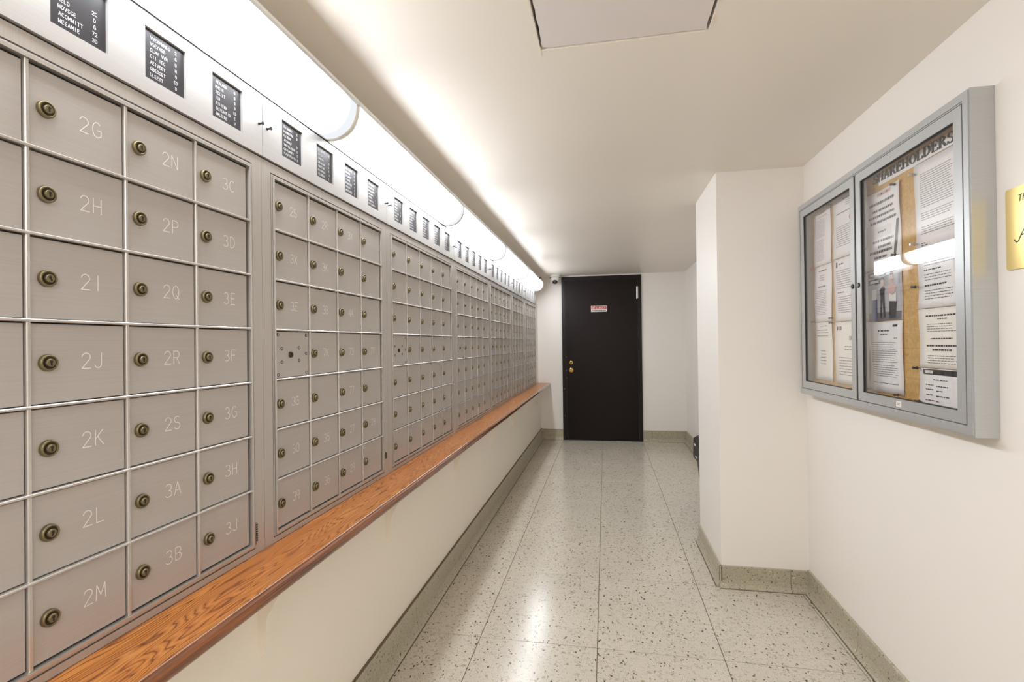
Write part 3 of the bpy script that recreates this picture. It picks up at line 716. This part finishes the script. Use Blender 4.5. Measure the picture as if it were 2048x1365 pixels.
for c_ in 'SHAREHOLDERS':
    P, wd = serif(c_); lb = MB()
    for pl in P:
        n = len(pl); pts = [(y - u * sx_, 1.806 + v * H_ + (y - 1.6) * .02) for u, v in pl]
        lb.poly([(.9675, *p) for p in pts] + [(.9705, *p) for p in pts], [tuple(range(n)), tuple(reversed(range(n, 2 * n)))] + [(i, (i + 1) % n, n + (i + 1) % n, n + i) for i in range(n)], 'inkblack')
    at(nb, lb, 'heading_letter', nb)
    y -= wd * sx_

# papers inside the case
def paper(label, y0, y1, z0, z1, content, m='paper', x=.9712, curl=.004, seed=0, bleed=0):
    """y0 > y1: left edge to right edge as seen from the corridor"""
    rn = random.Random(seed); ph = rn.uniform(0, 6); wdt = y0 - y1; hgt = z1 - z0
    def P(u, v, off=0):   # u 0..1 left to right, v 0..1 bottom to top
        b = curl * (.5 + .5 * math.sin(ph + v * 5 + u * 1.5)) * (abs(u - .5) * 2) ** 1.5
        return (x - .0006 - b - off, y0 - u * wdt, z0 + v * hgt)
    nu, nv = 6, 10; mb = MB(); vs = [P(i / nu, j / nv) for j in range(nv + 1) for i in range(nu + 1)]
    vb = [(a + .0004, b, c) for a, b, c in vs]; n = len(vs)
    fs = [(j * (nu + 1) + i, j * (nu + 1) + i + 1, (j + 1) * (nu + 1) + i + 1, (j + 1) * (nu + 1) + i) for j in range(nv) for i in range(nu)]
    fb = [tuple(n + q for q in reversed(f)) for f in fs]
    rim = [i for i in range(nu + 1)] + [j * (nu + 1) + nu for j in range(1, nv + 1)] + [nv * (nu + 1) + i for i in range(nu - 1, -1, -1)] + [j * (nu + 1) for j in range(nv - 1, 0, -1)]
    fr_ = [(rim[i], n + rim[i], n + rim[(i + 1) % len(rim)], rim[(i + 1) % len(rim)]) for i in range(len(rim))]
    mb.poly(vs + vb, fs + fb + fr_, m, True)
    o = mb.build('notice'); o['label'] = label; o['category'] = 'paper'; o['group'] = 'notices pinned in the glazed case'
    t = MB()
    lay = [.0003]
    def rect(u0, u1, v0, v1, m='ink'):
        ku = max(1, int((u1 - u0) / .12)); kv = max(1, int((v1 - v0) / .12)); q = lay[0]      # follow the curl of the sheet
        for a in range(ku):
            for b in range(kv):
                ua, ub, va, vb_ = u0 + (u1 - u0) * a / ku, u0 + (u1 - u0) * (a + 1) / ku, v0 + (v1 - v0) * b / kv, v0 + (v1 - v0) * (b + 1) / kv
                t.poly([P(ua, va, q), P(ub, va, q), P(ub, vb_, q), P(ua, vb_, q)], [(0, 1, 2, 3)], m)
    def line(u0, u1, v, h, m='ink', ragged=True):
        u = u0; 
        if ragged: u1 = u0 + (u1 - u0) * rn.uniform(.85, 1)
        while u < u1:
            l = rn.uniform(.02, .07); l = min(l, u1 - u); rect(u, u + l, v, v + h, m); u += l + .012
    for c_ in content:
        k = c_[0]; lay[0] += .00006
        if k == 'p':       # paragraph u0,u1,vtop,vbot,pitch
            v = c_[3]
            while v > c_[4]: line(c_[1], c_[2], v, c_[5] * .27); v -= c_[5]
        elif k == 'l': line(c_[1], c_[2], c_[3], c_[4], c_[5] if len(c_) > 5 else 'inkblack', False)
        elif k == 'r': rect(*c_[1:])
        elif k == 't': text(t, c_[1], c_[2], c_[3], c_[4], c_[5], lambda u, v: P(u, v, .0008), c_[6], .2, (hgt / wdt) * .9)
        elif k == 'poly': t.poly([P(u, v, lay[0] + .0002) for u, v in c_[1]], [tuple(range(len(c_[1])))], c_[2])
        elif k == 'o':
            cu, cv, r, th, mm = c_[1:]
            pts = [(cu + r * (hgt / wdt) * math.cos(i * math.pi / 10), cv + r * math.sin(i * math.pi / 10)) for i in range(21)]
            ribbons(t, [pts, [pts[3], pts[13]]], lambda u, v: P(u, v, .0008), th, mm)
    if t.v: t.build('print', o)
    return o
paper('top left notice in the farther door, dense small text with a logo corner', 2.562, 2.386, 1.59, 1.842, [('l', .3, .7, .93, .012), ('l', .15, .8, .87, .009, 'red'), ('p', .12, .7, .82, .5, .022), ('p', .12, .6, .45, .08, .024)], seed=1)
paper('middle left notice in the farther door, with a short heading and block text', 2.562, 2.386, 1.333, 1.588, [('l', .25, .7, .9, .02), ('p', .3, .6, .82, .7, .04), ('l', .2, .65, .62, .02), ('p', .1, .72, .55, .12, .03), ('l', .8, .95, .05, .02, 'cork')], seed=2)
paper('bottom left notice in the farther door, mostly blank with a short list', 2.562, 2.386, 1.068, 1.331, [('l', .3, .7, .93, .01), ('p', .1, .8, .86, .72, .05), ('p', .3, .62, .5, .25, .055)], m='paper2', seed=3)
paper('top notice with a red prohibition circle in the farther door', 2.362, 2.078, 1.594, 1.848, [('l', .3, .8, .93, .014), ('p', .4, .7, .88, .8, .03), ('l', .1, .85, .72, .014), ('o', .55, .6, .055, .02, 'red'), ('r', .52, .58, .57, .63, 'inkblack'), ('p', .1, .8, .5, .15, .035)], seed=4)
paper('middle notice in the farther door, bold mark above ruled text', 2.358, 2.078, 1.328, 1.591, [('r', .07, .11, .86, .95, 'inkblack'), ('l', .15, .3, .9, .02), ('p', .08, .75, .8, .5, .035), ('l', .1, .3, .45, .015), ('p', .1, .75, .38, .12, .035)], seed=5)
paper('bottom notice in the farther door headed with large spaced letters', 2.358, 2.078, 1.066, 1.325, [('r', .06, .1, .87, .93, 'inkblack'), ('t', 'CO', .17, .9, .05, .012, 'ink'), ('t', 'EXOO', .5, .74, .05, .010, 'ink'), ('p', .3, .55, .6, .5, .05), ('p', .12, .7, .42, .12, .045)], m='paper2', seed=6)
paper('top notice of large uneven lines left of the tan strip', 2.088, 1.866, 1.505, 1.782, [('r', .35, .75, .93, .97, 'pink'), ('l', .42, .65, .94, .02), ('l', .12, .85, .83, .034, 'ink'), ('l', .2, .8, .74, .03, 'ink'), ('l', .1, .85, .665, .03, 'ink'), ('l', .14, .9, .59, .03, 'ink'), ('r', .2, .75, .40, .53, 'white'), ('l', .35, .6, .46, .022, 'ink'), ('l', .2, .8, .34, .03, 'ink'), ('l', .35, .72, .265, .03, 'ink'), ('l', .12, .75, .2, .034, 'ink'), ('l', .25, .6, .13, .03, 'ink'), ('poly', [(.9, .55), (.97, .55), (.85, .1), (.8, .12)], 'ink', .0005)], m='paper', curl=.006, seed=7)
fig = [('r', .0, 1, .0, 1, 'grey'), ('r', .02, .98, .0, .16, 'ink'), ('r', 0, .55, .86, .95, 'inkblack'), ('r', .06, .5, .885, .925, 'white'), ('r', 0, .38, .72, .82, 'inkblack'), ('r', .06, .33, .745, .795, 'white'), ('r', .5, .95, .90, .98, 'inkblack'), ('r', .54, .91, .92, .96, 'white'),
       ('r', .1, .28, .02, .42, 'blue'), ('r', .12, .26, .42, .62, 'white'),
       ('poly', [(.36, .05), (.42, .05), (.44, .42), (.47, .05), (.53, .05), (.5, .5), (.52, .62), (.45, .66), (.36, .6), (.38, .45)], 'inkblack', .0006), ('poly', [(.39, .66), (.48, .66), (.5, .74), (.47, .82), (.4, .8)], 'pink', .0006), ('poly', [(.37, .78), (.5, .78), (.49, .83), (.42, .85)], 'inkblack', .0008),
       ('poly', [(.6, .5), (.78, .48), (.86, .62), (.72, .7), (.62, .66)], 'pink', .0006), ('poly', [(.66, .7), (.76, .7), (.75, .86), (.69, .86)], 'pink', .0006), ('poly', [(.64, .3), (.84, .28), (.84, .5), (.74, .46), (.64, .52)], 'white', .0007), ('poly', [(.64, .03), (.82, .03), (.86, .34), (.64, .36)], 'inkblack', .0008), ('poly', [(.68, .84), (.77, .84), (.76, .9), (.7, .91)], 'inkblack', .0008)]
paper('poster with two dark drawn figures and a blue post on grey', 2.080, 1.866, 1.317, 1.503, fig, curl=.002, seed=8)
paper('letter below the drawn-figure poster, with a centred heading', 2.078, 1.864, 1.062, 1.314, [('r', .72, .86, .92, .95, 'inkblack'), ('l', .28, .62, .86, .022), ('l', .35, .55, .81, .012), ('l', .75, .85, .76, .01), ('p', .08, .85, .70, .42, .03), ('p', .12, .85, .38, .2, .03), ('l', .12, .85, .13, .008)], seed=9)
paper('tall upper notice of dense text under the heading on the right', 1.786, 1.56, 1.532, 1.797, [('p', .12, .8, .86, .46, .026), ('p', .12, .8, .40, .3, .026), ('p', .12, .8, .24, .14, .026), ('l', .12, .2, .05, .01), ('l', .12, .26, .025, .01)], m='paper', seed=10)
paper('right hand notice with a table of bold entries at its top', 1.778, 1.56, 1.345, 1.530, [('p', .14, .78, .93, .70, .045), ('l', .14, .22, .9, .02), ('l', .14, .5, .62, .02), ('p', .14, .78, .55, .45, .045), ('l', .14, .6, .36, .026), ('p', .14, .78, .28, .12, .045)], seed=11)
paper('right hand notice with two bold centred headings', 1.776, 1.56, 1.163, 1.343, [('l', .16, .78, .86, .026), ('l', .4, .6, .81, .018), ('p', .18, .78, .73, .58, .04), ('l', .25, .7, .48, .022), ('l', .16, .78, .36, .03), ('l', .28, .68, .29, .03), ('p', .18, .78, .2, .05, .04)], m='paper2', seed=12)
paper('lowest right notice with a black banner over a list', 1.780, 1.56, 1.044, 1.161, [('r', .1, .8, .84, .98, 'inkblack'), ('r', .13, .3, .87, .95, 'white'), ('l', .3, .6, .7, .025), ('l', .14, .3, .56, .025), ('l', .36, .6, .54, .025), ('l', .14, .3, .44, .025), ('l', .36, .5, .42, .025), ('l', .16, .3, .3, .025), ('l', .36, .62, .29, .025), ('l', .14, .34, .16, .025), ('l', .36, .42, .15, .025)], seed=13)

PINS = [(2.380, 1.836, 'black', 'black push pin at the top corner of the farthest notices'), (2.556, 1.583, 'red', 'red push pin on the left edge of the farthest notices'), (2.556, 1.335, 'brassd', 'brass push pin low on the left edge of the farthest notices'),
        (2.370, 1.345, 'black', 'upper of two black pins between the farther notices'), (2.370, 1.325, 'black', 'lower of two black pins between the farther notices'), (1.885, 1.772, 'black', 'black clip pin at the top of the large-lettered notice'),
        (1.885, 1.535, 'black', 'black clip pin at the foot of the large-lettered notice'), (1.782, 1.770, 'steel', 'silver pin at the top corner of the dense right notice'), (1.780, 1.55, 'steel', 'silver pin at the foot of the dense right notice'),
        (1.778, 1.415, 'black', 'black pin between tan strip and the table notice'), (1.776, 1.160, 'black', 'black pin beside the black banner'), (1.882, 1.064, 'black', 'black pin at the lower corner of the headed letter'),
        (2.072, 1.50, 'steel', 'silver pin at the upper left corner of the drawn poster'), (2.070, 1.318, 'steel', 'silver pin at the lower left corner of the drawn poster'), (2.06, 1.07, 'black', 'black pin at the lower left corner of the headed letter'), (1.768, 1.056, 'black', 'black pin at the foot of the banner notice')]
for y, z, mm, lb in PINS:
    o = MB().lathe([(.0012, -.003), (.0012, .004), (.0052, .005), (.0040, .008), (.0030, .013), (.0048, .016), (.0044, .018)], mm, (.967, y, z), (-1, 0, 0), 12).build('push_pin')
    o['label'] = lb; o['category'] = 'pin'; o['group'] = 'pins in the notice case'

# ================================================================== BRASS PLAQUE
pq = empty('plaque', 'polished brass wall plaque with black lettering at the right picture edge', 'plaque', None, (W, 1.434, 1.417))
def rrect(y0, y1, z0, z1, r, n=5):
    P = []
    for cy_, cz_, a in ((y1 - r, z1 - r, 0), (y0 + r, z1 - r, 90), (y0 + r, z0 + r, 180), (y1 - r, z0 + r, 270)):
        P += [(cy_ + r * math.cos(math.radians(a + 90 * i / n)), cz_ + r * math.sin(math.radians(a + 90 * i / n))) for i in range(n + 1)]
    return P
rp = rrect(1.12, 1.434, 1.417, 1.614, .007); n = len(rp)
pb = MB().poly([(W - .004, *p) for p in rp] + [(W - .0003, *p) for p in rp], [tuple(range(n)), tuple(reversed(range(n, 2 * n)))] + [(i, (i + 1) % n, n + (i + 1) % n, n + i) for i in range(n)], 'gold')
pb.mats[0] = mat('plaque_brass', srgb(232, 208, 140), .3, .8)
at(pq, pb, 'plate', pq)
tt = MB(); mpq = lambda u, v: (W - .0043, -u, v)
text(tt, 'The', -1.378, 1.585, .015, .0022, mpq, 'inkblack', .2, 1.0, .12)
sw = [[(-1.407, 1.488)] + [(-1.400 + .007 * math.cos(math.radians(a)), 1.488 + .006 * math.sin(math.radians(a))) for a in range(190, 330, 20)] + [(-1.388, 1.497), (-1.376, 1.512)], [(-1.376, 1.512), (-1.372, 1.486), (-1.366, 1.488)], [(-1.388, 1.496), (-1.370, 1.498)]]
ribbons(tt, sw, mpq, .0026, 'inkblack')
at(pq, tt, 'lettering', pq)

# ================================================================== BIN behind the pillar
bx0, bx1, by0, by1 = .620, .955, 3.55, 3.90
bn = empty('waste_bin', 'black plastic bin with tapered sides standing behind the pillar', 'bin', None, ((bx0 + bx1) / 2, (by0 + by1) / 2, 0))
def taper(mb, z0, z1, in0, in1, m, r=.04):
    A = rrect(bx0 + in0, bx1 - in0, by0 + in0, by1 - in0, r); B = rrect(bx0 + in1, bx1 - in1, by0 + in1, by1 - in1, r); n = len(A)
    mb.poly([(p[0], p[1], z0) for p in A] + [(p[0], p[1], z1) for p in B], [tuple(reversed(range(n))), tuple(range(n, 2 * n))] + [(i, (i + 1) % n, n + (i + 1) % n, n + i) for i in range(n)], m); return mb
at(bn, taper(MB(), 0, .40, .068, .022, 'black'), 'body', bn)
at(bn, taper(taper(taper(MB(), .40, .415, .006, .003, 'black'), .415, .54, .003, .006, 'black'), .54, .562, .006, .03, 'black'), 'lid', bn)
at(bn, MB().box(bx0 + .02, bx0 + .036, by0 + .002, by0 + .006, .50, .512, 'white').box(bx0 + .002, bx0 + .006, 3.76, 3.80, .50, .512, 'white').box(bx0 + .002, bx0 + .006, 3.70, 3.76, .425, .431, 'white'), 'painted_highlights', bn, label='small white painted highlights')  # white slips put in as highlights on the black lid
